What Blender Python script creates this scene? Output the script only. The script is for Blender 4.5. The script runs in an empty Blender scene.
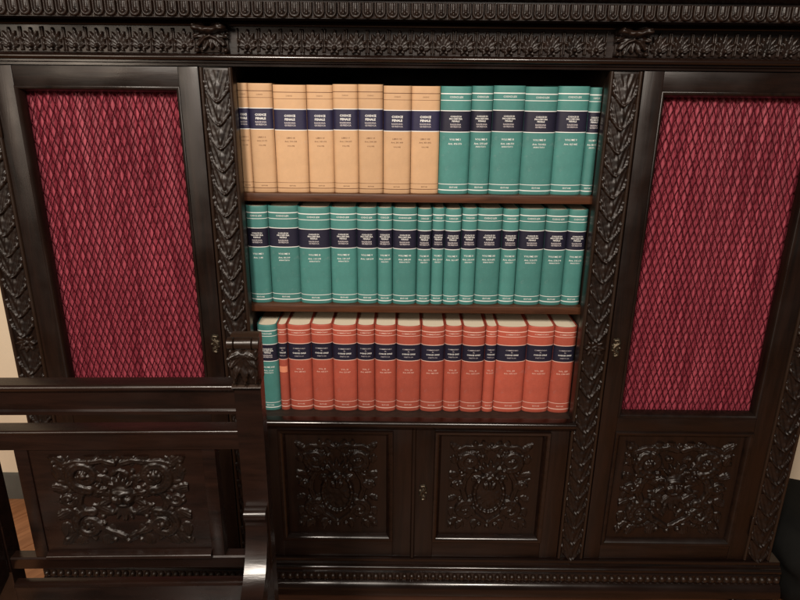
import bpy, bmesh, math, random
import numpy as np
from mathutils import Matrix, Vector

random.seed(4)
R = math.radians
scene = bpy.context.scene
COL = scene.collection

# ------------------------------------------------------------------ camera
cam_d = bpy.data.cameras.new('camera')
cam = bpy.data.objects.new('camera', cam_d)
COL.objects.link(cam)
cam_d.sensor_width = 36
cam_d.lens = 28.8
cam_d.clip_start = 0.05
cam_d.clip_end = 60
cam.matrix_world = (Matrix.Translation((-0.04, -1.45, 1.46)) @ Matrix.Rotation(R(71.0), 4, 'X')
                    @ Matrix.Rotation(R(0.57), 4, 'Z'))
scene.camera = cam

# ------------------------------------------------------------------ world and lamps
world = bpy.data.worlds.new('World')
scene.world = world
world.use_nodes = True
wb = world.node_tree.nodes['Background']
wb.inputs['Color'].default_value = (1.0, 0.90, 0.80, 1)
wb.inputs['Strength'].default_value = 0.045


def area(name, loc, target, size, power, col, size_y=None, spread=180):
    l = bpy.data.lights.new(name, 'AREA')
    l.shape = 'RECTANGLE' if size_y else 'DISK'
    l.size = size
    if size_y:
        l.size_y = size_y
    l.energy = power
    l.color = col
    l.spread = R(spread)
    o = bpy.data.objects.new(name, l)
    COL.objects.link(o)
    o.location = loc
    o.rotation_euler = (Vector(target) - Vector(loc)).to_track_quat('-Z', 'Y').to_euler()
    return o


area('room_lamp', (-0.72, -2.25, 2.6), (0, 0, 1.0), 0.40, 62, (1.0, 0.885, 0.77))
area('room_lamp_second', (0.55, -2.6, 2.6), (0, 0, 1.0), 0.40, 44, (1.0, 0.885, 0.77))
area('lamp_beside', (-2.0, -2.7, 1.95), (0, 0, 1.1), 1.0, 21, (1.0, 0.83, 0.66))

vs = scene.view_settings
vs.view_transform = 'Standard'
vs.look = 'None'
vs.exposure = 0.0
vs.gamma = 1.0
vs.use_curve_mapping = False

# ------------------------------------------------------------------ materials
MATS = {}


def new_mat(name):
    m = bpy.data.materials.new(name)
    m.use_nodes = True
    nt = m.node_tree
    return m, nt, nt.nodes['Principled BSDF']


def N(nt, t, **kw):
    n = nt.nodes.new(t)
    for k, v in kw.items():
        setattr(n, k, v)
    return n


def wood(name, dark, light, stretch, rough=(0.25, 0.50), spec=0.42, bump=0.2, dust=0.0):
    """varnished wood; stretch = scale of the grain along x, y, z"""
    m, nt, b = new_mat(name)
    L = nt.links.new
    tc = N(nt, 'ShaderNodeTexCoord')
    mp = N(nt, 'ShaderNodeMapping')
    mp.inputs['Scale'].default_value = stretch
    L(tc.outputs['Object'], mp.inputs['Vector'])
    info = N(nt, 'ShaderNodeObjectInfo')
    add = N(nt, 'ShaderNodeVectorMath', operation='ADD')
    sc = N(nt, 'ShaderNodeMath', operation='MULTIPLY')
    sc.inputs[1].default_value = 40
    L(info.outputs['Random'], sc.inputs[0])
    L(mp.outputs[0], add.inputs[0])
    L(sc.outputs[0], add.inputs[1])
    n1 = N(nt, 'ShaderNodeTexNoise')
    n1.inputs['Scale'].default_value = 1.0
    n1.inputs['Detail'].default_value = 6
    n1.inputs['Roughness'].default_value = 0.62
    n1.inputs['Distortion'].default_value = 0.6
    L(add.outputs[0], n1.inputs['Vector'])
    rp = N(nt, 'ShaderNodeValToRGB')
    rp.color_ramp.elements[0].position = 0.3
    rp.color_ramp.elements[0].color = (*dark, 1)
    rp.color_ramp.elements[1].position = 0.72
    rp.color_ramp.elements[1].color = (*light, 1)
    L(n1.outputs['Fac'], rp.inputs[0])
    # blotchy wear of the varnish
    n2 = N(nt, 'ShaderNodeTexNoise')
    n2.inputs['Scale'].default_value = 9
    n2.inputs['Detail'].default_value = 5
    L(tc.outputs['Object'], n2.inputs['Vector'])
    mr = N(nt, 'ShaderNodeMapRange')
    mr.inputs[1].default_value = 0.3
    mr.inputs[2].default_value = 0.75
    mr.inputs[3].default_value = rough[0]
    mr.inputs[4].default_value = rough[1]
    L(n2.outputs['Fac'], mr.inputs[0])
    L(mr.outputs[0], b.inputs['Roughness'])
    L(rp.outputs[0], b.inputs['Base Color'])
    b.inputs['Specular IOR Level'].default_value = spec
    bp = N(nt, 'ShaderNodeBump')
    bp.inputs['Strength'].default_value = bump
    bp.inputs['Distance'].default_value = 0.002
    L(n1.outputs['Fac'], bp.inputs['Height'])
    L(bp.outputs[0], b.inputs['Normal'])
    MATS[name] = m
    return m


DK, LT = (0.0036, 0.0018, 0.0012), (0.0140, 0.0060, 0.0037)
WV = wood('ebonised_wood_vertical', DK, LT, (60, 60, 5))
WH = wood('ebonised_wood_horizontal', DK, LT, (5, 60, 60))
WC = wood('ebonised_wood_carved', (0.0048, 0.0025, 0.0016), (0.0150, 0.0072, 0.0045), (40, 40, 40), rough=(0.28, 0.50), spec=0.36, bump=0.35)
_nt = WC.node_tree
_b = _nt.nodes['Principled BSDF']
_src = _b.inputs['Base Color'].links[0].from_socket
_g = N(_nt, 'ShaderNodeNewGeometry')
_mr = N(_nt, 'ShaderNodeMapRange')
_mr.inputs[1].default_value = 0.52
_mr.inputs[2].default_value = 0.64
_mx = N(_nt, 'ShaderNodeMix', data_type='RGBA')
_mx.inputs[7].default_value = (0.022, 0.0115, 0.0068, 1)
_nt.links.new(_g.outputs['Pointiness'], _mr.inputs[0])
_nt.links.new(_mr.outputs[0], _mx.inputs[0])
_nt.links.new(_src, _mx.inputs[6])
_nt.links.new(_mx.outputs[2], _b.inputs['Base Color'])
WS = wood('brown_shelf_wood', (0.036, 0.013, 0.006), (0.105, 0.038, 0.017), (6, 70, 70), rough=(0.35, 0.5))
WPE = wood('polished_edge_wood', (0.0040, 0.0020, 0.0014), (0.0140, 0.0062, 0.0040), (5, 60, 60), rough=(0.15, 0.27), spec=0.55, bump=0.08)
WI = wood('inner_dark_wood', (0.012, 0.008, 0.006), (0.03, 0.018, 0.012), (60, 60, 6), rough=(0.5, 0.65))
WCH = wood('chair_wood', (0.0050, 0.0024, 0.0017), (0.0165, 0.0068, 0.0044), (6, 50, 50), rough=(0.19, 0.36), spec=0.45)
WP = wood('parquet_wood', (0.23, 0.092, 0.036), (0.42, 0.19, 0.085), (5, 60, 60), rough=(0.3, 0.45))
WPL = wood('plinth_wood', (0.028, 0.011, 0.006), (0.075, 0.030, 0.016), (5, 60, 60), rough=(0.35, 0.5))


def cloth(name, col, rough=0.6, var=0.12, weave=900, bump=0.25, spec=0.35, dirt=0.35, wear=0.0):
    m, nt, b = new_mat(name)
    L = nt.links.new
    tc = N(nt, 'ShaderNodeTexCoord')
    info = N(nt, 'ShaderNodeObjectInfo')
    n1 = N(nt, 'ShaderNodeTexNoise')
    n1.inputs['Scale'].default_value = 22
    n1.inputs['Detail'].default_value = 7
    n1.inputs['Roughness'].default_value = 0.7
    L(tc.outputs['Object'], n1.inputs['Vector'])
    m1 = N(nt, 'ShaderNodeMapRange')
    m1.inputs[3].default_value = 1 - dirt
    m1.inputs[4].default_value = 1 + dirt
    L(n1.outputs['Fac'], m1.inputs[0])
    m2 = N(nt, 'ShaderNodeMapRange')
    m2.inputs[3].default_value = 1 - var
    m2.inputs[4].default_value = 1 + var
    L(info.outputs['Random'], m2.inputs[0])
    mu = N(nt, 'ShaderNodeMath', operation='MULTIPLY')
    L(m1.outputs[0], mu.inputs[0])
    L(m2.outputs[0], mu.inputs[1])
    mx = N(nt, 'ShaderNodeVectorMath', operation='SCALE')
    mx.inputs[0].default_value = col
    L(mu.outputs[0], mx.inputs['Scale'])
    n3 = N(nt, 'ShaderNodeTexNoise')
    n3.inputs['Scale'].default_value = 75
    n3.inputs['Detail'].default_value = 8
    n3.inputs['Roughness'].default_value = 0.75
    L(tc.outputs['Object'], n3.inputs['Vector'])
    m3 = N(nt, 'ShaderNodeMapRange')
    m3.inputs[1].default_value = 0.56
    m3.inputs[2].default_value = 0.80
    m3.inputs[3].default_value = 0.0
    m3.inputs[4].default_value = wear
    L(n3.outputs['Fac'], m3.inputs[0])
    mw = N(nt, 'ShaderNodeMix', data_type='RGBA')
    mw.inputs[7].default_value = (*[0.5 * c + 0.28 for c in col], 1)
    L(m3.outputs[0], mw.inputs[0])
    L(mx.outputs[0], mw.inputs[6])
    L(mw.outputs[2], b.inputs['Base Color'])
    b.inputs['Roughness'].default_value = rough
    b.inputs['Specular IOR Level'].default_value = spec
    n2 = N(nt, 'ShaderNodeTexNoise')
    n2.inputs['Scale'].default_value = weave
    n2.inputs['Detail'].default_value = 2
    L(tc.outputs['Object'], n2.inputs['Vector'])
    bp = N(nt, 'ShaderNodeBump')
    bp.inputs['Strength'].default_value = bump
    bp.inputs['Distance'].default_value = 0.0006
    L(n2.outputs['Fac'], bp.inputs['Height'])
    L(bp.outputs[0], b.inputs['Normal'])
    MATS[name] = m
    return m


TEAL = cloth('teal_bookcloth', (0.058, 0.200, 0.182), wear=0.35, rough=0.55, dirt=0.3)
TAN = cloth('tan_bookcloth', (0.54, 0.335, 0.185), wear=0.35, rough=0.6, dirt=0.2, var=0.07)
RED = cloth('red_bookcloth', (0.39, 0.080, 0.050), wear=0.35, rough=0.55)
NAVY = cloth('navy_label', (0.020, 0.018, 0.050), rough=0.5, weave=400, bump=0.1)
CHAR = cloth('black_label', (0.013, 0.012, 0.027), rough=0.5, weave=400, bump=0.1)
WHITE = cloth('white_foil', (0.80, 0.80, 0.78), rough=0.5, dirt=0.15, var=0.05, bump=0.05)
PINKW = cloth('pale_pink_foil', (0.74, 0.50, 0.42), rough=0.5, dirt=0.15, var=0.05, bump=0.05)
BROWNINK = cloth('brown_ink', (0.11, 0.042, 0.018), rough=0.6, dirt=0.3, bump=0.05)
GREYF = cloth('grey_foil', (0.50, 0.46, 0.47), rough=0.5, dirt=0.2, bump=0.05)
STICK = cloth('faded_sticker', (0.72, 0.26, 0.15), rough=0.7, bump=0.05)
WALLM = cloth('cream_wall_paint', (0.80, 0.67, 0.50), rough=0.85, weave=160, bump=0.25, var=0.0, dirt=0.05, spec=0.2)
SKIRT = cloth('grey_skirting_paint', (0.10, 0.098, 0.085), rough=0.5, weave=90, bump=0.1, var=0.0, dirt=0.2)
BAGM = cloth('black_bag_cloth', (0.006, 0.006, 0.0055), spec=0.12, rough=0.85, weave=700, bump=0.4, var=0.0, dirt=0.4)
CURT = cloth('crimson_curtain', (0.255, 0.024, 0.044), rough=0.55, weave=800, bump=0.3, var=0.04, dirt=0.35, spec=0.4)
# light and shade of the folds, painted as streaks down the curtain cloth
_nt = CURT.node_tree
_b = _nt.nodes['Principled BSDF']
_src = _b.inputs['Base Color'].links[0].from_socket
_tc = N(_nt, 'ShaderNodeTexCoord')
_mp = N(_nt, 'ShaderNodeMapping')
_mp.inputs['Scale'].default_value = (75, 1, 3.5)
_n = N(_nt, 'ShaderNodeTexNoise')
_n.inputs['Scale'].default_value = 1.0
_n.inputs['Detail'].default_value = 5
_n.inputs['Roughness'].default_value = 0.65
_mr = N(_nt, 'ShaderNodeMapRange')
_mr.inputs[1].default_value = 0.36
_mr.inputs[2].default_value = 0.68
_mx = N(_nt, 'ShaderNodeMix', data_type='RGBA')
_mx.inputs[6].default_value = (0.135, 0.010, 0.022, 1)
_mx.inputs[7].default_value = (0.47, 0.085, 0.120, 1)
_m2 = N(_nt, 'ShaderNodeMix', data_type='RGBA')
_m2.inputs[0].default_value = 0.75
_nt.links.new(_tc.outputs['Object'], _mp.inputs['Vector'])
_nt.links.new(_mp.outputs[0], _n.inputs['Vector'])
_nt.links.new(_n.outputs['Fac'], _mr.inputs[0])
_nt.links.new(_mr.outputs[0], _mx.inputs[0])
_nt.links.new(_src, _m2.inputs[6])
_nt.links.new(_mx.outputs[2], _m2.inputs[7])
_nt.links.new(_m2.outputs[2], _b.inputs['Base Color'])
WIRE = cloth('dark_red_wire', (0.048, 0.004, 0.008), spec=0.10, rough=0.8, weave=300, bump=0.1, var=0.0, dirt=0.3)
BRASS = cloth('tarnished_brass', (0.085, 0.068, 0.048), rough=0.42, weave=300, bump=0.3, var=0.1, dirt=0.5)
BRASS.node_tree.nodes['Principled BSDF'].inputs['Metallic'].default_value = 0.85
FLOORB = cloth('dark_floor_joint', (0.05, 0.02, 0.01), rough=0.7, var=0.0)

# page block paper with fine edge lines
PAPER, _nt, _b = new_mat('book_paper')
_tc = N(_nt, 'ShaderNodeTexCoord')
_mp = N(_nt, 'ShaderNodeMapping')
_mp.inputs['Scale'].default_value = (1500, 6, 6)
_n = N(_nt, 'ShaderNodeTexNoise')
_n.inputs['Detail'].default_value = 3
_r = N(_nt, 'ShaderNodeValToRGB')
_r.color_ramp.elements[0].color = (0.80, 0.68, 0.48, 1)
_r.color_ramp.elements[1].color = (0.93, 0.86, 0.70, 1)
_nt.links.new(_tc.outputs['Object'], _mp.inputs['Vector'])
_nt.links.new(_mp.outputs[0], _n.inputs['Vector'])
_nt.links.new(_n.outputs['Fac'], _r.inputs[0])
_nt.links.new(_r.outputs[0], _b.inputs['Base Color'])
_b.inputs['Roughness'].default_value = 0.8


# ------------------------------------------------------------------ mesh helpers
def link(name, me, mat, parent=None, loc=(0, 0, 0), smooth=None):
    if mat is not None and not me.materials:
        for mm in (mat if isinstance(mat, (list, tuple)) else [mat]):
            me.materials.append(mm)
    if smooth is not None:
        for p in me.polygons:
            p.use_smooth = True
        if smooth < 180:
            me.set_sharp_from_angle(angle=R(smooth))
    o = bpy.data.objects.new(name, me)
    COL.objects.link(o)
    o.location = loc
    o.parent = parent
    return o


def pymesh(name, v, f):
    me = bpy.data.meshes.new(name)
    me.from_pydata([tuple(map(float, p)) for p in v], [], f)
    me.update()
    return me


def fixn(me):
    bm = bmesh.new()
    bm.from_mesh(me)
    bmesh.ops.recalc_face_normals(bm, faces=bm.faces)
    bm.to_mesh(me)
    bm.free()
    return me


def box_mesh(name, x0, x1, y0, y1, z0, z1, bev=0.002, seg=2):
    bm = bmesh.new()
    bmesh.ops.create_cube(bm, size=1)
    for v in bm.verts:
        v.co = ((x0 + x1) / 2 + v.co.x * (x1 - x0), (y0 + y1) / 2 + v.co.y * (y1 - y0), (z0 + z1) / 2 + v.co.z * (z1 - z0))
    if bev:
        bmesh.ops.bevel(bm, geom=list(bm.edges), offset=bev, segments=seg, affect='EDGES', profile=0.6)
    me = bpy.data.meshes.new(name)
    bm.to_mesh(me)
    bm.free()
    return me


def box(name, x0, x1, y0, y1, z0, z1, mat, parent=None, bev=0.002, seg=2):
    return link(name, box_mesh(name, x0, x1, y0, y1, z0, z1, bev, seg), mat, parent, smooth=40)


def prof_mesh(name, pts, a0, a1, axis='x'):
    """closed outline (y,z) pushed along x (or (x,z) along y, (x,y) along z)"""
    n = len(pts)
    v = []
    for a in (a0, a1):
        for p, q in pts:
            v.append((a, p, q) if axis == 'x' else (p, a, q) if axis == 'y' else (p, q, a))
    f = [(i, (i + 1) % n, n + (i + 1) % n, n + i) for i in range(n)]
    f += [tuple(range(n))[::-1], tuple(range(n, 2 * n))]
    return fixn(pymesh(name, v, f))


def prof(name, pts, a0, a1, mat, parent=None, axis='x', smooth=35):
    return link(name, prof_mesh(name, pts, a0, a1, axis), mat, parent, smooth=smooth)


def arc(cy, cz, r, a0, a1, n=6, rz=None):
    rz = rz or r
    return [(cy + r * math.cos(R(a0 + (a1 - a0) * i / n)), cz + rz * math.sin(R(a0 + (a1 - a0) * i / n))) for i in range(n + 1)]


def frame_moulding(name, x0, x1, z0, z1, w, yo, yi, mat, parent, rnd=True):
    """picture-frame moulding running round the inside of an opening, sloping from yo (outer edge) to yi (inner edge)"""
    k = 5
    v, f = [], []
    for (d, y) in ((0.0, .004), (0.0, yo + .0022), (.0006, yo + .0006), (.0018, yo), (.0034, yo + .0004)):
        v += [(x0 + d, y, z0 + d), (x1 - d, y, z0 + d), (x1 - d, y, z1 - d), (x0 + d, y, z1 - d)]
    k += 5
    for i in range(1, k - 4):
        t = i / (k - 5)
        d = .0034 + (w - .0034) * t
        y = yo + (yi - yo) * t + (-0.004 * math.sin(math.pi * t) if rnd else 0)
        v += [(x0 + d, y, z0 + d), (x1 - d, y, z0 + d), (x1 - d, y, z1 - d), (x0 + d, y, z1 - d)]
    k = len(v) // 4 - 1
    for i in range(k):
        for j in range(4):
            a, b = 4 * i + j, 4 * i + (j + 1) % 4
            f.append((a, b, b + 4, a + 4))
    # returns to the back
    b0 = len(v)
    d = w
    v += [(x0 + d, yi + .008, z0 + d), (x1 - d, yi + .008, z0 + d), (x1 - d, yi + .008, z1 - d), (x0 + d, yi + .008, z1 - d)]
    for j in range(4):
        a, b = 4 * k + j, 4 * k + (j + 1) % 4
        f.append((a, b, b0 + (j + 1) % 4, b0 + j))
    me = fixn(pymesh(name, v, f))
    return link(name, me, mat, parent, smooth=38)


def tube_mesh(name, pts, rad, n=8, cap=True):
    """round bar along points; rad number or list"""
    pts = [Vector(p) for p in pts]
    v, f = [], []
    m = len(pts)
    up = None
    for i, p in enumerate(pts):
        t = (pts[min(i + 1, m - 1)] - pts[max(i - 1, 0)]).normalized()
        ref = Vector((0, 0, 1)) if abs(t.z) < 0.9 else Vector((0, 1, 0))
        s = t.cross(ref).normalized() if up is None else (t.cross(up)).normalized()
        up = s.cross(t).normalized()
        r = rad[i] if isinstance(rad, (list, tuple)) else rad
        for k in range(n):
            a = 2 * math.pi * k / n
            v.append(p + s * (r * math.cos(a)) + up * (r * math.sin(a)))
    for i in range(m - 1):
        for k in range(n):
            f.append((i * n + k, i * n + (k + 1) % n, (i + 1) * n + (k + 1) % n, (i + 1) * n + k))
    if cap:
        f += [tuple(range(n))[::-1], tuple(range((m - 1) * n, m * n))]
    return fixn(pymesh(name, v, f))


# ------------------------------------------------------------------ carved relief
class Relief:
    """height field in the x-z plane, carved by strokes, leaves and bosses; sticks out towards -y"""

    def __init__(s, W, H, d=0.0016, mirror=True):
        s.W, s.H = W, H
        s.nx, s.nz = max(8, int(W / d)), max(8, int(H / d))
        s.x = np.linspace(-W / 2, W / 2, s.nx)
        s.z = np.linspace(-H / 2, H / 2, s.nz)
        s.X0, s.Z = np.meshgrid(s.x, s.z)
        s.X = np.abs(s.X0) if mirror else s.X0
        s.h = np.zeros_like(s.X)

    def stroke(s, pts, r0, r1, h0, h1, flute=0.0):
        n = len(pts) - 1
        for i in range(n):
            (ax, az), (bx, bz) = pts[i], pts[i + 1]
            ra, rb = r0 + (r1 - r0) * i / n, r0 + (r1 - r0) * (i + 1) / n
            ha, hb = h0 + (h1 - h0) * i / n, h0 + (h1 - h0) * (i + 1) / n
            dx, dz = bx - ax, bz - az
            L2 = dx * dx + dz * dz + 1e-12
            t = np.clip(((s.X - ax) * dx + (s.Z - az) * dz) / L2, 0, 1)
            d = np.hypot(s.X - ax - t * dx, s.Z - az - t * dz)
            q = np.clip(1 - (d / (ra + (rb - ra) * t)) ** 2, 0, 1) ** 0.5
            if flute:
                q = q * (1 - flute * np.exp(-(d / (0.3 * ra)) ** 2))
            s.h = np.maximum(s.h, (ha + (hb - ha) * t) * q)

    def boss(s, x, z, rx, rz, hh, rot=0.0, add=False, p=0.5):
        c, n = math.cos(rot), math.sin(rot)
        u = (s.X - x) * c + (s.Z - z) * n
        w = -(s.X - x) * n + (s.Z - z) * c
        q = np.clip(1 - (u / rx) ** 2 - (w / rz) ** 2, 0, 1) ** p * hh
        s.h = s.h + q if add else np.maximum(s.h, q)

    def leaf(s, x, z, ang, L, wd, hh, ribs=3, curl=0.6, lobes=3):
        c, n = math.cos(R(ang)), math.sin(R(ang))
        u = ((s.X - x) * c + (s.Z - z) * n) / L
        w = (-(s.X - x) * n + (s.Z - z) * c)
        uu = np.clip(u, 0, 1)
        half = wd * np.sin(math.pi * np.clip(uu, 0, 1) ** 0.75) ** 0.7 * (0.86 + 0.2 * np.abs(np.sin(uu * math.pi * lobes)))
        half = np.maximum(half, 1e-6)
        t = w / half
        q = np.clip(1 - t * t, 0, 1) ** 0.5
        rib = 1 - 0.34 * (0.5 + 0.5 * np.cos(math.pi * 2 * ribs * np.clip(t, -1, 1) * 0.5 + uu * 2))
        prof_ = hh * (0.45 + curl * uu ** 1.4)
        inside = (u > 0) & (u < 1)
        s.h = np.maximum(s.h, np.where(inside, prof_ * q * rib, 0))

    def spiral(s, cx, cz, r0, turns, a0, rad, hh, direction=1, leaves=0, rosette=True):
        pts = []
        m = int(18 * turns)
        for i in range(m + 1):
            t = i / m
            r = r0 * (1 - 0.86 * t)
            a = R(a0) + direction * 2 * math.pi * turns * t
            pts.append((cx + r * math.cos(a), cz + r * math.sin(a)))
        s.stroke(pts, rad, rad * 0.5, hh, hh * 0.75, flute=0.3)
        for k in range(leaves):
            i = int((k + 0.5) / leaves * m * 0.62)
            p = pts[i]
            a = math.degrees(math.atan2(p[1] - cz, p[0] - cx))
            s.leaf(p[0], p[1], a + direction * 35, r0 * 0.62, r0 * 0.26, hh * 0.9)
        if rosette:
            s.boss(cx, cz, r0 * 0.3, r0 * 0.3, hh * 1.15)
            for k in range(6):
                a = 2 * math.pi * k / 6
                s.boss(cx + r0 * .3 * math.cos(a), cz + r0 * .3 * math.sin(a), r0 * .16, r0 * .16, hh * .9)
        return pts

    def hand(s, seed, amt):
        """uneven hand of the carver"""
        rs = np.random.RandomState(seed)
        q = np.zeros_like(s.h)
        for _ in range(26):
            kx, kz = rs.uniform(-420, 420, 2)
            q += np.sin(kx * s.X0 + kz * s.Z + rs.uniform(0, 6.3))
        s.h *= 1 + amt * q / 5

    def mesh(s, name, cut=False, edge=True, extra=None):
        h = s.h.copy()
        if edge:
            h[0, :] = h[-1, :] = -0.001
            h[:, 0] = h[:, -1] = -0.001
        Y = -h if extra is None else -(h + extra)
        v = np.stack([s.X0.ravel(), Y.ravel(), s.Z.ravel()], 1)
        idx = np.arange(s.nx * s.nz).reshape(s.nz, s.nx)
        a, b, c, d = idx[:-1, :-1].ravel(), idx[:-1, 1:].ravel(), idx[1:, 1:].ravel(), idx[1:, :-1].ravel()
        if cut:
            hm = s.h.ravel()
            k = (hm[a] > 0) | (hm[b] > 0) | (hm[c] > 0) | (hm[d] > 0)
            a, b, c, d = a[k], b[k], c[k], d[k]
            used = np.unique(np.concatenate([a, b, c, d]))
            mp = -np.ones(len(v), int)
            mp[used] = np.arange(len(used))
            v = v[used]
            a, b, c, d = mp[a], mp[b], mp[c], mp[d]
        me = bpy.data.meshes.new(name)
        q = np.stack([a, b, c, d], 1)
        me.vertices.add(len(v))
        me.vertices.foreach_set('co', v.astype(np.float32).ravel())
        me.loops.add(q.size)
        me.loops.foreach_set('vertex_index', q.astype(np.int32).ravel())
        me.polygons.add(len(q))
        me.polygons.foreach_set('loop_start', (np.arange(len(q)) * 4).astype(np.int32))
        me.polygons.foreach_set('use_smooth', np.ones(len(q), bool))
        me.update(calc_edges=True)
        return me


def panel_relief(W, H, seed, shield=False, mask=True, d=0.0016):
    """scrolling foliage round a central mask or shield"""
    s = Relief(W, H, d)
    a, b = W / 2, H / 2
    u = min(W, H) / 0.24
    D = 0.0088 * u
    # upper and lower scrolls
    s.spiral(.52 * a, .56 * b, .25 * a, 1.5, -100, .013 * u, D * 1.2, 1, leaves=4)
    s.spiral(.56 * a, -.55 * b, .24 * a, 1.5, 110, .012 * u, D * 1.1, -1, leaves=4)
    s.spiral(.80 * a, .04 * b, .12 * a, 1.2, 180, .008 * u, D, 1, leaves=2)
    # linking stems
    s.stroke([(.06 * a, .84 * b), (.22 * a, .90 * b), (.42 * a, .86 * b), (.62 * a, .88 * b), (.82 * a, .80 * b)], .008 * u, .005 * u, D * .9, D * .7, .3)
    s.stroke([(.50 * a, .30 * b), (.62 * a, .12 * b), (.66 * a, -.08 * b), (.58 * a, -.28 * b)], .008 * u, .009 * u, D * .8, D * .9, .3)
    s.stroke([(.05 * a, -.84 * b), (.20 * a, -.74 * b), (.34 * a, -.66 * b), (.42 * a, -.52 * b)], .007 * u, .008 * u, D * .8, D, .3)
    # small filling foliage between the scrolls
    rf = random.Random(seed)
    for k in range(46):
        x, z = rf.uniform(.08, .90), rf.uniform(-.88, .88)
        s.leaf(x * a, z * b, math.degrees(math.atan2(z * b, x * a)) + rf.uniform(-70, 70), rf.uniform(.07, .13) * W, rf.uniform(.018, .032) * W, D * rf.uniform(.40, .85), ribs=3, lobes=3)
    # corner leaves, side leaves
    for (x, z, g, l) in ((.74, .76, 42, .2), (.78, -.74, -48, .2), (.80, .22, 20, .15), (.80, -.24, -25, .16), (.36, .78, 80, .15),
                         (.30, -.78, -80, .16), (.12, .80, 70, .15), (.42, -.10, -150, .16), (.44, .12, 150, .14), (.66, -.82, -60, .13), (.88, .5, 80, .13), (.9, -.5, -80, .13)):
        s.leaf(x * a, z * b, g, l * W, .045 * W, D * 1.0, ribs=4, lobes=4)
    for (x, z) in ((.93, .88), (.93, -.88), (.91, .0), (.0, .92), (.0, -.93), (.70, .30), (.72, -.30), (.34, .34), (.33, -.36), (.2, -.9), (.2, .66)):
        s.boss(x * a, z * b, .0065 * u, .0065 * u, D * .9)
    if mask:
        # plumes, head, brow, nose, cheeks, beard
        for g, l in ((90, .17), (62, .16), (34, .14)):
            s.leaf(0, .26 * b, g, l * H, .030 * H, D * 1.25, ribs=4)
        s.boss(0, .10 * b, .20 * a, .27 * b, D * 1.35)
        s.boss(0, .20 * b, .15 * a, .05 * b, D * .45, add=True)
        s.boss(.085 * a, .12 * b, .055 * a, .045 * b, -D * .75, add=True)
        s.boss(.085 * a, .115 * b, .03 * a, .022 * b, D * .5, add=True)
        s.boss(0, .06 * b, .032 * a, .10 * b, D * .75, add=True)
        s.boss(.11 * a, .02 * b, .05 * a, .06 * b, D * .35, add=True)
        s.boss(0, -.07 * b, .08 * a, .022 * b, -D * .55, add=True)
        for g, l in ((-90, .17), (-66, .16), (-40, .13)):
            s.leaf(.02 * a, -.12 * b, g, l * H, .030 * H, D * 1.15, ribs=4)
        s.leaf(.18 * a, .14 * b, 20, .10 * W, .035 * W, D * 1.2)
        s.leaf(.18 * a, .02 * b, -25, .10 * W, .035 * W, D * 1.1)
    if shield:
        s.boss(0, -.16 * b, .34 * a, .40 * b, D * .8, p=.25)
        ring = [(.36 * a * math.cos(t), -.16 * b + .42 * b * math.sin(t)) for t in np.linspace(-math.pi / 2, math.pi / 2, 20)]
        s.stroke(ring, .006 * u, .006 * u, D * 1.25, D * 1.25)
        for t in np.linspace(-math.pi / 2 + .2, math.pi / 2 - .2, 9):
            s.boss(.36 * a * math.cos(t), -.16 * b + .42 * b * math.sin(t), .008 * u, .008 * u, D * 1.5)
    s.h = np.maximum(s.h, 0)
    s.hand(seed, 0.10)
    return s


# ------------------------------------------------------------------ tagging
def tag(o, label, cat, group=None):
    o['label'] = label
    o['category'] = cat
    if group:
        o['group'] = group
    return o


def empty(name, loc=(0, 0, 0), parent=None, rz=0):
    o = bpy.data.objects.new(name, None)
    COL.objects.link(o)
    o.location = loc
    o.rotation_euler.z = rz
    o.parent = parent
    o.empty_display_size = 0.05
    return o


def put(name, me, parent, loc, rz=0, mirror=False):
    o = bpy.data.objects.new(name, me)
    COL.objects.link(o)
    o.parent = parent
    o.location = loc
    if mirror:
        o.scale.x = -1
    return o


# ------------------------------------------------------------------ the setting: floor, wall, skirting
fl = box('floor', -2.6, 2.6, -2.4, 0.94, -0.06, -0.006, FLOORB, bev=0)
fl['kind'] = 'structure'
pm = [box_mesh('plank', -.30, .30, -.0445, .0445, -.014, 0, bev=.0012, seg=1) for _ in range(2)]
for m in pm:
    m.materials.append(WP)
ca, sa = math.cos(R(52)), math.sin(R(52))
cnt = 0
for j in range(-38, 39):
    for i in range(-6, 7):
        u = i * .603 + (.3015 if j % 2 else 0) + .1 * math.sin(j * 2.3)
        w = j * .0905
        x, y = -0.35 + u * ca - w * sa, -.85 + u * sa + w * ca
        # keep whole planks inside the floor
        if abs(x) + .30 * ca + .03 > 2.62 or y + .26 > .90 or y - .27 < -1.95:
            continue
        o = put('plank', pm[cnt % 2], fl, (x, y, random.uniform(-.0006, .0006)))
        o.rotation_euler.z = R(52)
        cnt += 1
print('planks', cnt)
wl = box('wall', -3.0, 3.0, 0.53, 0.95, -0.06, 2.75, WALLM, bev=0)
wl['kind'] = 'structure'
sk = prof('skirting', [(.53, 0), (.518, 0), (.518, .072), (.5195, .078), (.5195, .096), (.522, .103), (.53, .105)], -2.6, 2.6, SKIRT)
sk['kind'] = 'structure'

# ------------------------------------------------------------------ the bookcase
bc = empty('bookcase')
tag(bc, 'large carved dark wood bookcase with red curtained mesh doors and open law book shelves', 'bookcase')
HW = 0.995
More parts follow.
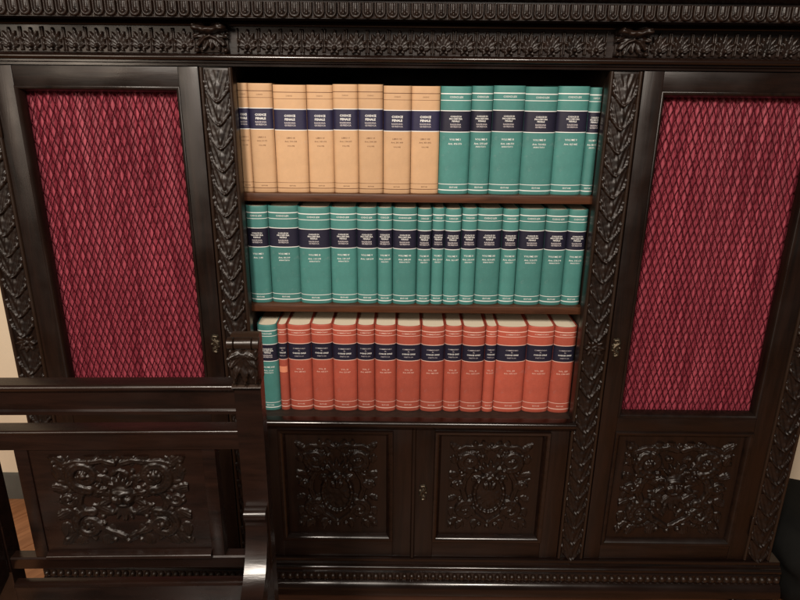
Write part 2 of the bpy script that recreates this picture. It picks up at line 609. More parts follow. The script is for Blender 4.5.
# carcass
for s in (-1, 1):
    box('side_panel', min(s * (HW - .022), s * HW), max(s * (HW - .022), s * HW), .034, .49, .10, 1.60, WV, bc)
    box('partition', min(s * .412, s * .438), max(s * .412, s * .438), .032, .48, .63, 1.52, WI, bc)
box('back_panel', -HW + .024, HW - .024, .470, .488, .10, 1.60, WI, bc, bev=0)
box('top_panel', -HW + .024, HW - .024, .034, .468, 1.50, 1.525, WI, bc, bev=0)
box('shelf', -.411, .411, .040, .46, 1.188, 1.207, WS, bc, bev=.003)
box('shelf', -.411, .411, .040, .46, .913, .932, WS, bc, bev=.003)
box('shelf', -.411, .411, .004, .46, .612, .634, WI, bc, bev=.001)
# nosing under the lowest row of books
prof('nosing', [(.012, .612), (-.006, .612), (-.010, .616)] + arc(-.006, .6275, .0095, 230, 95, 8) + [(.012, .637)], -.411, .411, WPE, bc)

# pilasters with overlapping carved leaves
s = Relief(.066, .070, .0026)
s.h[:] = 0
u = (s.Z + .035) / .070          # 0 at the tip (bottom), 1 at the root
half = .031 * np.clip(u, 0, 1) ** .52 * (1 - .15 * u)
t = np.clip(s.X / np.maximum(half, 1e-5), 0, 1.6)
body = (.0035 + .0085 * (1 - u) ** 1.1) * np.clip(1 - t ** 3, 0, 1) ** .30
flutes = 1 - .36 * np.clip(np.cos(2 * math.pi * (s.X / .0125 - u * 1.7)), 0, 1) ** .7
s.h = np.where(t < 1, body * flutes, 0)
s.stroke([(.027, .012), (.022, -.008), (.011, -.024), (0, -.032)], .0019, .0026, .0085, .0145)
s.stroke([(0, .03), (0, -.026)], .0016, .0014, .0048, .0125)
s.boss(0, -.0305, .0036, .0030, .0165)
s.boss(.0235, -.006, .0034, .0030, .0115)
s.hand(17, .06)
LEAF = s.mesh('carved_leaf', cut=True, edge=False)
LEAF.materials.append(WC)
ro = Relief(.052, .052, .0022)
for k in range(8):
    ang = k * 45
    ro.leaf(0, 0, ang, .026, .008, .013, ribs=2, lobes=1)
    if ang > 90:
        continue
ro.boss(0, 0, .007, .007, .016)
ROS = ro.mesh('carved_rosette', cut=True, edge=False)
ROS.materials.append(WC)


def pilaster(x0, x1):
    p = empty('pilaster', ((x0 + x1) / 2, 0, 0), bc)
    w = (x1 - x0) / 2
    box('board', -w, w, .004, .033, .205, 1.483, WV, p, bev=.001)
    for s in (-1, 1):
        prof('edge_fillet', [(s * (w - .0045), .0036)] + [(s * (w - .0045) + .0045 * math.cos(R(q)), .0036 + .006 * -math.sin(R(q))) for q in range(0, 181, 20)], .207, 1.481, WC, p, axis='z')
    n = 25
    for i in range(n):
        z = 1.442 - i * .0502
        if i == 12:
            put('rosette', ROS, p, (0, .004, z))
            continue
        o = put('carved_leaf', LEAF, p, (random.uniform(-.0007, .0007), .0042 + random.uniform(-.0006, .0006), z + random.uniform(-.001, .001)))
        sc = (2 * w - .007) / .064 * random.uniform(.98, 1.02)
        o.scale = (sc * random.choice((-1, 1)), random.uniform(.9, 1.12), 1)
        o.rotation_euler.y = R(random.uniform(-2, 2))


for a, b in ((-.475, -.404), (.404, .475), (-.995, -.921), (.921, .995)):
    pilaster(a, b)

# base: mouldings and beads
prof('base_moulding', [(.033, .205), (-.006, .205), (-.008, .200), (-.008, .196), (-.014, .193)] + arc(-.014, .1815, .0085, 90, 250, 8)
     + [(-.022, .170), (-.022, .146), (-.030, .142), (-.036, .132), (-.040, .118), (-.040, .108), (-.037, .104), (.033, .104)], -1.02, 1.02, WPE, bc)
bd = []
bf = []
nb = 103
for i in range(nb):
    cx = -1.01 + 2.02 * i / (nb - 1)
    o0 = len(bd)
    j = random.uniform(-.0006, .0006)
    for k in range(5):
        th = math.pi * (k / 4) / 2
        for q in range(8):
            ph = 2 * math.pi * q / 8
            bd.append((cx + .0088 * math.sin(th) * math.cos(ph), -.0215 - .0095 * math.cos(th), .158 + j + .0105 * math.sin(th) * math.sin(ph)))
    for k in range(4):
        for q in range(8):
            bf.append((o0 + k * 8 + q, o0 + (k + 1) * 8 + q, o0 + (k + 1) * 8 + (q + 1) % 8, o0 + k * 8 + (q + 1) % 8))
bo = link('bead_row', fixn(pymesh('bead_row', bd, bf)), WC, bc, smooth=180)
bo['kind'] = 'stuff'
box('plinth', -.93, .93, -.004, .44, 0.0, .104, WPL, bc, bev=.003)
# carved paw feet under the front corners
pw = Relief(.13, .104, .003)
for (x, r) in ((.0, .024), (.036, .022)):
    pw.boss(x, -.030, r, .034, .055)
pw.boss(.0, .02, .056, .05, .034)
for k in range(4):
    pw.leaf(.008 + .012 * k, .052, -85 + 12 * k, .06, .010, .042, ribs=2)
pw.hand(5, .05)
PAW = pw.mesh('paw_foot', cut=True, edge=False)
PAW.materials.append(WC)
for s in (-1, 1):
    put('paw_foot', PAW, bc, (s * .965, -.002, .052))
    box('foot_block', s * .965 - .06, s * .965 + .06, .0, .10, .0, .1035, WC, bc)

# cornice
prof('architrave', [(.033, 1.4835), (-.004, 1.4835), (-.004, 1.4885), (-.010, 1.4905), (-.010, 1.4945)] + arc(-.013, 1.5005, .0065, 250, 110, 6) + [(-.012, 1.508), (-.002, 1.5095), (.033, 1.5095)], -1.01, 1.01, WPE, bc)
box('frieze', -1.0, 1.0, .0, .033, 1.5098, 1.562, WH, bc, bev=0)
prof('frieze_fillet', [(.0, 1.5622), (-.008, 1.5622), (-.010, 1.565), (-.008, 1.568), (-.004, 1.572), (.033, 1.572), (.033, 1.5622)], -1.01, 1.01, WH, bc)
prof('cornice_crown', [(.033, 1.5722), (-.030, 1.5722), (-.058, 1.574), (-.058, 1.608), (-.064, 1.609), (-.075, 1.614)] + arc(-.075, 1.640, .026, 270, 180, 6) + [(-.105, 1.644), (-.115, 1.66), (-.135, 1.676), (-.135, 1.69), (.033, 1.69)], -1.08, 1.08, WH, bc)
# tongue-and-bead band
dt = Relief(.0242, .0305, .0011)
dt.h[:] = .0012
q = np.maximum(np.abs(dt.X) - .0065, 0)
zz = np.maximum(-(dt.Z + .003), 0)
d1 = np.hypot(q, np.maximum(zz - .0, 0))
sd = np.where(dt.Z > -.003, np.abs(dt.X), np.hypot(dt.X, dt.Z + .003))
dt.h += .0055 * np.clip(1 - ((sd - .0088) / .0027) ** 2, 0, 1) ** .5
dt.boss(0, -.0055, .0044, .0056, .0085)
dt.stroke([(0, .015), (0, .002)], .0026, .0034, .003, .004)
DENT = dt.mesh('carved_tongue')
DENT.materials.append(WC)
n = 86
for i in range(n):
    o = put('carved_tongue', DENT, bc, (-1.035 + i * .02435, -.0578, 1.5893 + random.uniform(-.0004, .0004)))
    o.scale = (1, random.uniform(.9, 1.15), 1)

# frieze leaves
fz = Relief(.046, .0505, .0014)
for g, l in ((90, .038), (66, .034), (42, .028), (16, .021)):
    fz.leaf(0, -.017, g, l, .0066, .0090, ribs=3, lobes=3)
fz.leaf(0, -.014, -55, .014, .005, .010, ribs=2)
fz.boss(0, -.015, .0055, .0055, .0135)
for off, hh in ((.0212, .0055),):
    fz.stroke([(off, -.021), (off + .001, -.008), (off - .001, .008), (off - .006, .019), (.004, .0235)] if off < .02 else [(off, -.023), (off, .02)], .0019, .0017, hh, hh * .9)
fz.hand(3, .05)
FRZ = fz.mesh('frieze_leaf', cut=True, edge=False)
FRZ.materials.append(WC)
xs = [-.366 + i * .0458 for i in range(17)]
xs += [s * (.499 + i * .0458) + 0 for i in range(11) for s in (-1, 1)]
for x in xs:
    o = put('frieze_leaf', FRZ, bc, (x, .0, 1.5362))
    o.scale = (random.choice((-1, 1)) * random.uniform(.97, 1.0), random.uniform(.9, 1.15), 1)
    o.rotation_euler.y = R(random.uniform(-2.5, 2.5))
# acanthus brackets above the inner pilasters
bk = Relief(.072, .060, .0016)
for g in (-90, -64, -40, -14, 12, 40):
    bk.leaf(0, .014, g, .042 if g > -80 else .036, .0095, .016, ribs=3, lobes=3)
bk.stroke([(0, .016), (.014, .019), (.030, .021)], .0085, .0065, .024, .028)
bk.stroke([(0, .006), (.012, .002), (.026, -.012)], .004, .004, .017, .014)
bk.leaf(.004, .020, 12, .030, .010, .034, ribs=3)
bk.boss(.030, .020, .006, .006, .020)
bk.boss(.030, -.022, .006, .006, .014)
bk.h += np.where(bk.h > 0, .004 + .012 * np.clip((bk.Z + .03) / .06, 0, 1) ** 2, 0)
bk.hand(9, .05)
BRK = bk.mesh('acanthus_bracket', cut=True, edge=False)
BRK.materials.append(WC)
for s in (-1, 1):
    put('acanthus_bracket', BRK, bc, (s * .4400, -.0005, 1.536))
    box('bracket_block', s * .44 - .034, s * .44 + .034, -.006, -.0003, 1.5105, 1.5615, WC, bc, bev=.001)

# escutcheons
es = Relief(.030, .052, .0012, mirror=False)
es.stroke([(-.004, .020), (.004, .021), (.007, .013), (-.001, .006), (-.006, .0), (-.003, -.009), (.005, -.012), (.006, -.019), (-.001, -.021)], .0042, .0036, .006, .005)
es.boss(.0, .003, .0085, .011, .0045)
for k in range(7):
    a = k * .9
    es.boss(.009 * math.cos(a), .015 * math.sin(a), .0032, .0032, .005)
es.boss(.001, .0, .0018, .0018, -.006, add=True)
es.boss(.001, -.004, .0012, .004, -.006, add=True)
es.h = np.maximum(es.h, 0)
es.hand(2, .08)
ESC = es.mesh('escutcheon', cut=True, edge=False)
ESC.materials.append(BRASS)

# carved panels
SIDE_P = panel_relief(.285, .285, 11).mesh('carved_relief', cut=True, edge=False)
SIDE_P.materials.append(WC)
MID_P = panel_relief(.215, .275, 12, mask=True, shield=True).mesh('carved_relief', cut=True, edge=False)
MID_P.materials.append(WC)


def curtain(seed, x0, x1, z0, z1):
    rs = np.random.RandomState(seed)
    nx, nz = 260, 24
    X = np.linspace(x0, x1, nx)
    Z = np.linspace(z0, z1, nz)
    # uneven gathered pleats, pressed against the wire
    ph = np.cumsum(rs.uniform(.35, 1.75, nx // 4 + 1).repeat(4)[:nx]) * (x1 - x0) / nx / .0205 * math.pi
    am = np.interp(X, np.linspace(x0, x1, 18), rs.uniform(.25, 1.35, 18))
    v = []
    for j in range(nz):
        t = j / (nz - 1)
        wob = .5 * np.sin(t * 2.2 + X * 9 + seed)
        Y = -.0100 * am * (np.abs(np.sin(ph + wob)) ** .8 - .5) + .0007 * np.sin(ph * 3.1 + 4 * t) + .0012 * np.sin(X * 40 + t * 3)
        for i in range(nx):
            v.append((X[i], Y[i], Z[j]))
    f = [(j * nx + i, j * nx + i + 1, (j + 1) * nx + i + 1, (j + 1) * nx + i) for j in range(nz - 1) for i in range(nx - 1)]
    return pymesh('curtain', v, f)


def wire_mesh(x0, x1, z0, z1):
    """diamond grille from two families of slanting wires, woven"""
    dx, dz = .0148, .0385
    v, f = [], []
    m = dz / dx
    r = .00125
    W, H = x1 - x0, z1 - z0
    for fam in (1, -1):
        k0, k1 = -int(H / dz) - 2, int(W / dx) + int(H / dz) + 2
        for k in range(k0, k1):
            # line: z = fam*m*(x - k*dx)
            if fam == 1:
                xa, xb = k * dx, k * dx + H / m
                za = 0.0
                pa, pb = [xa, 0.0], [xb, H]
            else:
                pa, pb = [k * dx, 0.0], [k * dx - H / m, H]
            # clip to 0..W in x
            (ax, az), (bx, bz) = pa, pb
            def at(x):
                return az + (bz - az) * (x - ax) / (bx - ax)
            lo, hi = min(ax, bx), max(ax, bx)
            if hi <= 0 or lo >= W:
                continue
            ea = [(ax, az), (bx, bz)]
            out = []
            for (ex, ez) in ea:
                if ex < 0:
                    out.append((0, at(0)))
                elif ex > W:
                    out.append((W, at(W)))
                else:
                    out.append((ex, ez))
            (ax, az), (bx, bz) = out
            L = math.hypot(bx - ax, bz - az)
            if L < .004:
                continue
            ns = max(2, int(L / (.5 * math.hypot(dx, dz))))
            b0 = len(v)
            tx, tz = (bx - ax) / L, (bz - az) / L
            nxx, nzz = -tz, tx
            for i in range(ns + 1):
                t = i / ns
                x, z = ax + (bx - ax) * t, az + (bz - az) * t
                y = fam * .0011 * (1 if (round(z / (dz / 2))) % 2 else -1)
                for (p, q) in ((1, 0), (0, -1), (-1, 0), (0, 1)):
                    v.append((x0 + x + nxx * p * r, y + q * r, z0 + z + nzz * p * r))
            for i in range(ns):
                for c in range(4):
                    f.append((b0 + i * 4 + c, b0 + i * 4 + (c + 1) % 4, b0 + (i + 1) * 4 + (c + 1) % 4, b0 + (i + 1) * 4 + c))
    return fixn(pymesh('wire_mesh', v, f))


WM = wire_mesh(-.1745, .1745, -.393, .393)
WM.materials.append(WIRE)


def side_door(sg):
    cx = sg * .698
    d = empty('door', (cx, 0, 0), bc)
    i0, i1 = (-.2215, .2215)
    f0, f1 = .0, .030
    z0, z1 = .2065, 1.4822
    # openings relative to the door centre, inner (towards the shelves) edge at -sg
    ol, orr = sorted((-sg * .178, sg * .177))
    pl, pr = sorted((-sg * .184, sg * .184))
    box('stile', i0, ol, f0, f1, z0, z1, WV, d)
    box('stile', orr, i1, f0, f1, z0, z1, WV, d)
    box('rail', ol, orr, f0 + .001, f1, 1.440, z1, WH, d, bev=.001)
    box('rail', ol, orr, f0 + .001, f1, .606, .650, WH, d, bev=.001)
    box('rail', ol, orr, f0 + .001, f1, z0, .255, WH, d, bev=.001)
    frame_moulding('grille_moulding', ol - .001, orr + .001, .649, 1.441, .012, -.0025, .014, WV, d)
    frame_moulding('panel_moulding', ol - .001, orr + .001, .254, .607, .016, -.004, .010, WH, d)
    pn = box('panel', ol + .010, orr - .010, .010, .022, .264, .597, WV, d, bev=0)
    put('carved_relief', SIDE_P, pn, ((ol + orr) / 2, .0102, .430))
    put('wire_mesh', WM, d, ((ol + orr) / 2, .0245, 1.045))
    cm = curtain(3 + sg, ol - .004, orr + .004, .635, 1.455)
    link('curtain', cm, CURT, d, ((0, .0345, 0)), smooth=180)
    put('escutcheon', ESC, d, (-sg * (.2065), .0003, .842), mirror=sg < 0)
    # hinges on the outer stile
    for hz in (.32, 1.36):
        link('hinge', tube_mesh('hinge', [(sg * .2235, -.002, hz - .03), (sg * .2235, -.002, hz - .027), (sg * .2235, -.002, hz + .027), (sg * .2235, -.002, hz + .03)], [.001, .0032, .0032, .001], 10), WC, d, smooth=40)


side_door(1)
side_door(-1)


def mid_door(sg):
    d = empty('door', (sg * .2015, 0, 0), bc)
    a0, a1 = -.2000, .2000
    pl, pr = sorted((-sg * .1465, sg * .1505))
    z0, z1 = .2065, .6115
    box('stile', a0, pl, .0, .028, z0, z1, WV, d)
    box('stile', pr, a1, .0, .028, z0, z1, WV, d)
    box('rail', pl, pr, .001, .028, .604, z1, WH, d, bev=.0006)
    box('rail', pl, pr, .001, .028, z0, .262, WH, d, bev=.001)
    frame_moulding('panel_moulding', pl - .001, pr + .001, .261, .605, .018, -.007, .008, WPE, d)
    pn = box('panel', pl + .012, pr - .012, .009, .020, .272, .594, WV, d, bev=0)
    put('carved_relief', MID_P, pn, ((pl + pr) / 2, .0092, .434))
    if sg > 0:
        put('escutcheon', ESC, d, (-.1755, .0003, .417))
        prof('cover_strip', [(-.2065, .0002), (-.2065, -.003), (-.2040, -.0055), (-.1985, -.0055), (-.196, -.003), (-.196, .0002)], .208, .6105, WV, d, axis='z')


mid_door(1)
mid_door(-1)

# ------------------------------------------------------------------ books
TXT = {}


def glyphs(s, bold=0.0):
    key = (s, bold)
    if key not in TXT:
        c = bpy.data.curves.new('t', 'FONT')
        c.body = s
        c.resolution_u = 1
        c.align_x = 'CENTER'
        c.offset = bold
        o = bpy.data.objects.new('t', c)
        COL.objects.link(o)
        dg = bpy.context.evaluated_depsgraph_get()
        me = o.evaluated_get(dg).to_mesh()
        v = np.array([(p.co.x, p.co.y) for p in me.vertices])
        f = [tuple(p.vertices) for p in me.polygons]
        o.evaluated_get(dg).to_mesh_clear()
        bpy.data.objects.remove(o)
        bpy.data.curves.remove(c)
        v[:, 0] -= (v[:, 0].max() + v[:, 0].min()) / 2
        TXT[key] = (v, f)
    return TXT[key]


BH = 0.241
ROMAN = ['I', 'II', 'III', 'IV', 'V', 'VI', 'VII', 'VIII', 'IX', 'X', 'XI', 'XII', 'XIII', 'XIV', 'XV', 'XVI']
SP = dict(tan=(.066, .125, .222, .405, .905, .958), teal=(.066, .125, .222, .408, .905, .962), red=(.058, .112, .212, .392, .885, .955))


def make_book(kind, x0, x1, zb, y0, vol, arts, lean, sticker=False):
    w = (x1 - x0) - .0009
    H = BH + random.uniform(-.0018, .0016)
    dep = .170
    bow = min(.0085, .004 + w * .09) * (.55 if kind == 'tan' else 1.0)
    cov = dict(tan=TAN, teal=TEAL, red=RED)[kind]
    ink = dict(tan=BROWNINK, teal=WHITE, red=PINKW)[kind]
    lab = CHAR if kind != 'tan' else NAVY
    root = empty('law_book', ((x0 + x1) / 2, y0, zb))
    root.rotation_euler.y = lean
    hw = w / 2
    n = 14

    def fy(x):
        u = abs(x) / hw
        return bow * u ** 2.2 + .0042 * max(0, (u - .84) / .16) ** 1.6

    us = [-math.cos(math.pi * i / n) for i in range(n + 1)]
    us = [math.copysign(abs(q) ** .8, q) for q in us]
    xs_ = [hw * q for q in us]
    th = .0028
    k1, k2, kt, kb, k3, k4 = SP[kind]
    zt = lambda fr: H * (1 - fr)
    lt = .00075 if kind == 'tan' else .00105
    cuts = [(0, 0), (.0015, 0), (zt(k4) - lt, 0), (zt(k4) + lt, 1), (zt(k3) - lt * .6, 0), (zt(k3) + lt * .6, 1), (zt(k2) - lt * .6, 0), (zt(k2) + lt * .6, 1),
            (zt(k1) - lt, 0), (zt(k1) + lt, 1), (H - .0035, 0), (H - .0012, 0), (H, 0)]
    v, f, mi = [], [], []
    m = len(xs_)
    for (z, _) in cuts:
        ins = .0012 if z in (0, H) else (.0004 if z == H - .0012 else 0)
        for x in xs_:
            v.append((x, fy(x) + ins, z))
    for r_ in range(len(cuts) - 1):
        for i in range(m - 1):
            f.append((r_ * m + i, r_ * m + i + 1, (r_ + 1) * m + i + 1, (r_ + 1) * m + i))
            mi.append(cuts[r_ + 1][1])
    # inside of spine and its top edge
    b0 = len(v)
    for z in (0, H):
        for x in xs_:
            v.append((x * (1 - th / hw), fy(x) + th, z))
    top0 = (len(cuts) - 1) * m
    for i in range(m - 1):
        f.append((top0 + i, top0 + i + 1, b0 + m + i + 1, b0 + m + i))
        f.append((i + 1, i, b0 + i, b0 + i + 1))
        f.append((b0 + i + 1, b0 + i, b0 + m + i, b0 + m + i + 1))
        mi += [0, 0, 0]
    # boards
    for sgn in (-1, 1):
        c0 = len(v)
        xa, xb = sgn * hw, sgn * (hw - th)
        ya, yb = fy(hw) + .001, dep
        for x in (xa, xb):
            for y in (ya, yb):
                for z in (0.0, H):
                    v.append((x, y, z))
        for q in ((0, 1, 3, 2), (4, 6, 7, 5), (0, 4, 5, 1), (2, 3, 7, 6), (1, 5, 7, 3), (0, 2, 6, 4)):
            f.append(tuple(c0 + e for e in q))
            mi.append(0)
    me = pymesh('cover', v, f)
    me.materials.append(cov)
    me.materials.append(ink)
    me.polygons.foreach_set('material_index', mi)
    fixn(me)
    co = link('cover', me, None, root, smooth=50)
    # pages: front follows the round of the spine
    loop = [(x * (1 - (th + .0002) / hw), fy(x) + th + .0006) for x in xs_] + [(hw - th - .0002, dep - .004), (-hw + th + .0002, dep - .004)]
    link('page_block', prof_mesh('page_block', loop, .003, H - .0018, 'z'), PAPER, root, smooth=50)
    # label with pale edge lines
    z0, z1 = zt(kb), zt(kt)
    rows = [(z0 - .0016, 0), (z0, 1), (z1, 0), (z1 + .0016, 1)]
    v, f, mi = [], [], []
    for (z, _) in rows:
        for x in xs_:
            v.append((x, fy(x) - .0003, z))
    for r_ in range(3):
        for i in range(m - 1):
            f.append((r_ * m + i, r_ * m + i + 1, (r_ + 1) * m + i + 1, (r_ + 1) * m + i))
            mi.append(0 if r_ == 1 else 1)
    me = pymesh('spine_label', v, f)
    me.materials.append(lab)
    me.materials.append(WHITE if kind != 'red' else PINKW)
    me.polygons.foreach_set('material_index', mi)
    lb = link('spine_label', me, None, root, smooth=180)
    # lettering
    def letters(name, lines, mat, parent, off):
        v, f = [], []
        for (s_, size, frac, bold, maxw) in lines:
            gv, gf = glyphs(s_, bold)
            wd = gv[:, 0].max() - gv[:, 0].min()
            sx = min(size, maxw * w / wd, )
            sx = min(sx, size)
            o0 = len(v)
            zc = zt(frac) - size * .35
            for (gx, gz) in gv:
                x = gx * sx
                v.append((x, fy(x) - off, zc + gz * size))
            f += [tuple(o0 + e for e in p) for p in gf]
        lo = link(name, pymesh(name, v, f), mat, parent)
        lo['kind'] = 'stuff'
        return lo
    mid = (kt + kb) / 2
    sz = .0068
    if kind == 'tan':
        letters('lettering', [('CODICE', sz, kt + .055, .03, .62), ('PENALE', sz, kt + .088, .03, .62)], WHITE, lb, .0006)
        letters('lettering', [('RASSEGNA', .0052, kt + .120, .02, .62), ('GIURIDICA', .0052, kt + .143, .02, .62)], GREYF, lb, .0006)
        letters('lettering', [('LIBRO ' + vol, .0052, kb + .075, 0, .6), (arts, .0050, kb + .108, 0, .75), ('VOLUME', .0042, kb + .150, 0, .5),
                              ('CODICI', .0040, (k1 + k2) / 2 + .002, 0, .5), ('EDITORE', .0036, (k3 + k4) / 2 + .002, 0, .5)], ink, co, .0004)
    elif kind == 'teal':
        letters('lettering', [('CODICE DI', .0050, kt + .048, .02, .62), ('PROCEDURA', .0050, kt + .069, .02, .68), ('PENALE', .0050, kt + .090, .02, .58)], WHITE, lb, .0006)
        letters('lettering', [('RASSEGNA', .0050, kt + .120, .02, .6), ('GIURIDICA', .0050, kt + .141, .02, .68)], GREYF, lb, .0006)
        letters('lettering', [('VOLUME ' + vol, .0058, kb + .072, .012, .62), (arts, .0056, kb + .112, .012, .78), ('CODICI LEX', .0056, (k1 + k2) / 2, .012, .55),
                              ('EDITORE', .0048, (k3 + k4) / 2, .012, .55)], ink, co, .0004)
        if len(vol) > 1:
            letters('lettering', [('ANNOTATO', .0046, kb + .140, .01, .5)], ink, co, .0004)
    else:
        letters('lettering', [('COMMENTARIO', .0044, kt + .052, .01, .62), ('AL', .0042, kt + .076, .01, .3), ('DIRETTO DA', .0040, kt + .140, .01, .6)], GREYF, lb, .0006)
        letters('lettering', [('CODICE CIVILE', .0050, kt + .106, .025, .66)], WHITE, lb, .0006)
        ls = [('VOL. ' + vol, .0058, kb + .110, .012, .5), (arts, .0052, kb + .142, .01, .62)]
        if sticker:
            ls = []
        letters('lettering', ls + [('COMMENTARIO', .0050, (k1 + k2) / 2, .01, .62), ('EDITORE', .0046, (k3 + k4) / 2, .01, .5)], ink, co, .0004)
    if sticker:
        zz0, zz1 = zt(kb + .155), zt(kb + .085)
        xs2 = [hw * .82 * (i / 6 * 2 - 1) for i in range(7)]
        v = [(x, fy(x) - .0006, z) for z in (zz0, zz1) for x in xs2]
        link('sticker', pymesh('sticker', v, [(i, i + 1, 8 + i, 7 + i) for i in range(6)]), STICK, root)
    return root


B1 = [-.411, -.386, -.331, -.256, -.196, -.139, -.082, -.019, .047, .117, .166, .238, .312, .383, .411]
B2 = [-.411, -.359, -.286, -.210, -.146, -.096, -.059, -.0005, .035, .066, .106, .144, .205, .245, .308, .362, .409]
B3 = [-.402, -.351, -.326, -.266, -.211, -.149, -.103, -.048, .015, .075, .120, .178, .208, .285, .353, .410]
ORD = ['first', 'second', 'third', 'fourth', 'fifth', 'sixth', 'seventh', 'eighth', 'ninth', 'tenth', 'eleventh', 'twelfth', 'thirteenth', 'fourteenth', 'fifteenth', 'sixteenth']
YB = .050
a0 = 1
for i in range(14):
    kind = 'tan' if i < 8 else 'teal'
    a1 = a0 + random.randint(30, 120)
    o = make_book(kind, B1[i], B1[i + 1], 1.2072, YB + random.uniform(-.002, .005), ROMAN[i if i < 8 else i - 8], 'Artt. %d-%d' % (a0, a1), R(random.uniform(-.15, .15)))
    a0 = a1 + 1
    if kind == 'tan':
        lab = 'tan law book with navy spine label, %s from the teal volumes on the top shelf' % ORD[7 - i]
        grp = 'tan law books on the top shelf'
    else:
        lab = 'teal law book with black spine label on top shelf, %s from the tan volumes' % ORD[i - 8]
        grp = 'teal law books on the top shelf'
    tag(o, lab, 'book', grp)
a0 = 1
for i in range(16):
    a1 = a0 + random.randint(20, 60)
    o = make_book('teal', B2[i], B2[i + 1], .9322, YB + random.uniform(-.002, .005), ROMAN[i], 'Artt. %d-%d' % (a0, a1), R(random.uniform(-.15, .15)))
    a0 = a1 + 1
    lab = 'teal law book on the all-teal middle shelf, %s counting from the armchair side' % ORD[i]
    tag(o, lab, 'book', 'teal law books on the middle shelf')
a0 = 1
for i in range(15):
    a1 = a0 + random.randint(60, 160)
    kind = 'teal' if i == 0 else 'red'
    o = make_book(kind, B3[i], B3[i + 1], .6342, YB - .004 + random.uniform(0, .003), 'XVII' if i == 0 else ROMAN[i - 1], 'Artt. %d-%d' % (a0, a1),
                  R(random.uniform(-.1, .1)), sticker=(i == 1))
    a0 = a1 + 1
    if i == 0:
        tag(o, 'lone teal law book beside the red volumes on the lowest shelf', 'book')
    elif i == 1:
        tag(o, 'thin red law book with a faded orange sticker next to the lone teal book', 'book', 'red law books on the lowest shelf')
    else:
        tag(o, 'red law book with black spine label on lowest shelf, %s from the teal book' % ORD[i - 1], 'book', 'red law books on the lowest shelf')

# ------------------------------------------------------------------ armchair in front
CX, CY = -.517, -.500
ch = empty('armchair', (CX, CY, 0), rz=R(1.6))
tag(ch, 'dark carved wooden armchair with panelled back standing in front of the bookcase', 'armchair')


def X(x):
    return x - CX


pts_post = [(.031, 0), (-.006, 0), (-.006, .42), (-.002, .70), (-.002, .98), (.000, 1.045), (.030, 1.045), (.032, .70)]
sc_r = Relief(.047, .068, .0014)
for g, l in ((-90, .060), (-72, .05), (-50, .036), (-20, .026)):
    sc_r.leaf(0, .030, g, l, .0085, .013, ribs=4, lobes=4)
sc_r.leaf(.012, .026, -84, .055, .009, .012, ribs=4, lobes=4)
sc_r.h += .004 + .010 * np.clip((sc_r.Z + .034) / .068, 0, 1)
sc_r.hand(8, .06)
SCR = sc_r.mesh('carved_scroll')
SCR.materials.append(WC)
for s, (xa, xb) in ((1, (-.3135, -.2695)), (-1, (-.7875, -.7435))):
    xc = (xa + xb) / 2
    p = prof('post', pts_post, X(xa), X(xb), WCH, ch)
    put('carved_scroll', SCR, p, (X(xc), -.001, 1.014))
    box('scroll_block', X(xa) - .0015, X(xb) + .0015, -.0012, .0305, .982, 1.046, WC, p)
    rl = tube_mesh('scroll_roll', [(X(xa) - .004, -.006, 1.056), (X(xa) - .003, -.006, 1.056), (X(xa) + .006, -.006, 1.056), (X(xa) + .0075, -.006, 1.056), (X(xa) + .009, -.006, 1.056),
                                   (X(xb) - .009, -.006, 1.056), (X(xb) - .0075, -.006, 1.056), (X(xb) - .006, -.006, 1.056), (X(xb) + .003, -.006, 1.056), (X(xb) + .004, -.006, 1.056)],
                   [.008, .0105, .0105, .0085, .0105, .0105, .0085, .0105, .0105, .008], 16)
    link('scroll_roll', rl, WC, p, smooth=40)
    prof('scroll_cap', [(.031, 1.0465), (.0, 1.0465), (-.002, 1.060), (.010, 1.066), (.028, 1.064), (.031, 1.058)], X(xa) - .001, X(xb) + .001, WC, p)
    prof('scroll_fillet', [(-.0025, .974), (-.009, .976), (-.011, .9785), (-.009, .981), (-.0025, .983)], X(xa) - .002, X(xb) + .002, WC, p)
    # arm sweeping forward and down out of the post, ending in a scroll over the front leg
    top = [(-.0025, .742), (-.010, .7435)] + arc(-.014, .733, .0105, 80, 230, 8) + [(-.016, .7195), (-.014, .7165)] + \
          [(-.014 - .115 * (1 - math.cos(R(q))) ** 1.0 * .9, .7165 - .105 * math.sin(R(q)) ** 1.15) for q in range(8, 91, 8)] + \
          [(-.19, .607), (-.30, .610), (-.40, .622)] + arc(-.425, .595, .030, 75, 260, 10)
    bot = [(-.39, .575), (-.30, .566), (-.19, .563), (-.10, .568), (-.045, .585), (-.0065, .60)]
    prof('arm', top + bot, X(xa) + .003, X(xb) - .003, WCH, ch, smooth=50)
    prof('front_leg', [(-.40, .0), (-.445, .0), (-.445, .30), (-.44, .40), (-.45, .50), (-.440, .575), (-.400, .575), (-.405, .50), (-.40, .40)], X(xa) + .001, X(xb) - .001, WCH, ch)
    box('stretcher', X(xa) + .010, X(xb) - .010, -.40, -.004, .10, .14, WCH, ch)
xl, xr = -.7435, -.3135
prof('top_rail', [(.030, .925), (-.001, .925), (-.001, .931), (.002, .934), (.002, .966), (-.003, .969)] + arc(.0, .975, .0055, 200, 90, 5) + [(.026, .981), (.030, .977)], X(xl) + .0003, X(xr) - .0003, WCH, ch)
prof('middle_rail', [(.030, .857), (.0, .857), (.0, .886), (-.002, .888)] + arc(.001, .8905, .0035, 200, 90, 4) + [(.028, .894), (.030, .891)], X(xl) + .0003, X(xr) - .0003, WCH, ch)
prof('lower_rail', [(.020, .607), (.001, .607), (.0, .609), (.0, .628), (-.001, .6295), (.002, .6318), (.020, .6318)], X(xl) + .0003, X(xr) - .0003, WCH, ch)
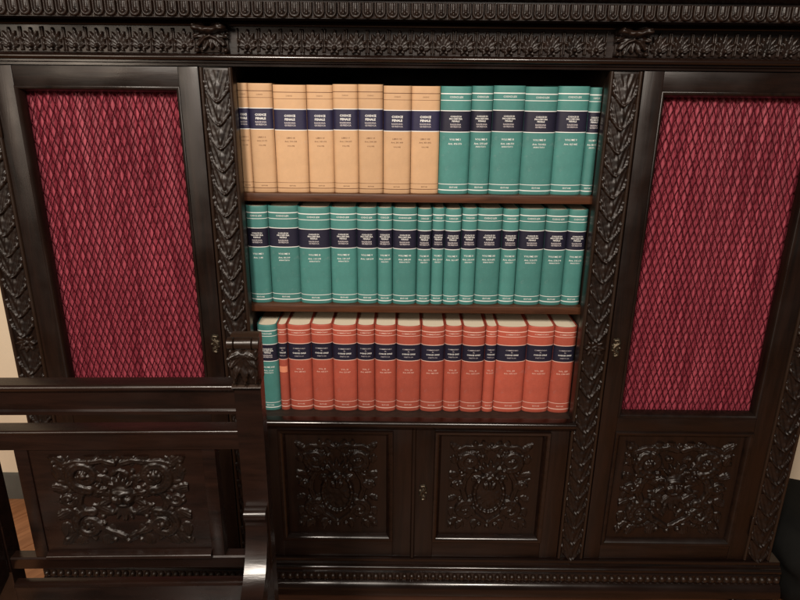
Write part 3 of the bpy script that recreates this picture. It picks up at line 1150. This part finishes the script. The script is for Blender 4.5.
prof('seat_back_rail', [(.010, .47), (-.004, .47), (-.004, .568), (-.007, .571), (-.006, .576), (-.002, .578), (.010, .578)], X(xl) + .0003, X(xr) - .0003, WCH, ch)
box('panel_stile', X(-.697), X(-.674), .001, .028, .632, .8568, WCH, ch)
box('panel_stile', X(-.379), X(-.356), .001, .028, .632, .8568, WCH, ch)
prof('panel_sill', [(.028, .6321), (-.006, .6321), (-.008, .6345)] + arc(-.004, .6375, .0035, 180, 90, 4) + [(.004, .646), (.028, .646)], X(-.6738), X(-.3792), WCH, ch)
bp_ = box('back_panel', X(-.6738), X(-.3792), .004, .020, .6463, .8567, WCH, ch, bev=0)
CHP = panel_relief(.234, .182, 21, d=.0014).mesh('carved_relief', cut=True, edge=False)
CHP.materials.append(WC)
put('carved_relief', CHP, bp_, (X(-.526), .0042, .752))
box('seat', X(-.781), X(-.276), -.46, .0, .425, .460, WCH, ch, bev=.006)
box('seat_rail', X(-.7435), X(-.3135), -.44, -.415, .35, .4245, WCH, ch)
box('seat_rail', X(-.7435), X(-.3135), .005, .035, .35, .4245, WCH, ch)
box('stretcher', X(-.7435), X(-.3135), -.23, -.20, .105, .135, WCH, ch)

# ------------------------------------------------------------------ slumped black bag beside the bookcase
bg = empty('bag', (1.21, .16, 0))
tag(bg, 'slumped black cloth bag lying on the floor beside the bookcase', 'bag')
rs = np.random.RandomState(3)
nu, nv = 64, 40
v, f = [], []
ks = [(rs.uniform(-7, 7), rs.uniform(-7, 7), rs.uniform(-7, 7), rs.uniform(0, 6.3)) for _ in range(14)]
for j in range(nv + 1):
    ph = math.pi * j / nv
    for i in range(nu):
        th_ = 2 * math.pi * i / nu
        c, s_ = math.cos(th_), math.sin(th_)
        e = .62
        sx = math.copysign(abs(c) ** e, c) * math.sin(ph) ** .6
        sy = math.copysign(abs(s_) ** e, s_) * math.sin(ph) ** .6
        szz = math.cos(ph)
        q = sum(math.sin(k[0] * sx + k[1] * sy + k[2] * szz + k[3]) for k in ks) / 14
        fold = .10 * abs(math.sin(3.5 * sx + 2.2 * szz + q * 5)) ** 3
        r_ = 1 + .22 * q - fold * .6
        z = .135 + .150 * szz * (1 + .3 * q) - .03 * sx
        v.append((.185 * sx * r_, .20 * sy * r_, max(z, .0015 * abs(q))))
for j in range(nv):
    for i in range(nu):
        f.append((j * nu + i, (j + 1) * nu + i, (j + 1) * nu + (i + 1) % nu, j * nu + (i + 1) % nu))
link('bag_body', fixn(pymesh('bag_body', v, f)), BAGM, bg, smooth=180)
st = [(-.08, -.17, .16), (-.10, -.20, .20), (-.06, -.19, .27), (.02, -.12, .315), (.09, -.02, .30), (.10, .08, .26)]
stm = tube_mesh('strap', st, [.008] * 6, 8)
link('strap', stm, BAGM, bg, smooth=60)

# ------------------------------------------------------------------ render settings
scene.render.engine = 'CYCLES'
scene.render.resolution_x = 1024
scene.render.resolution_y = 768
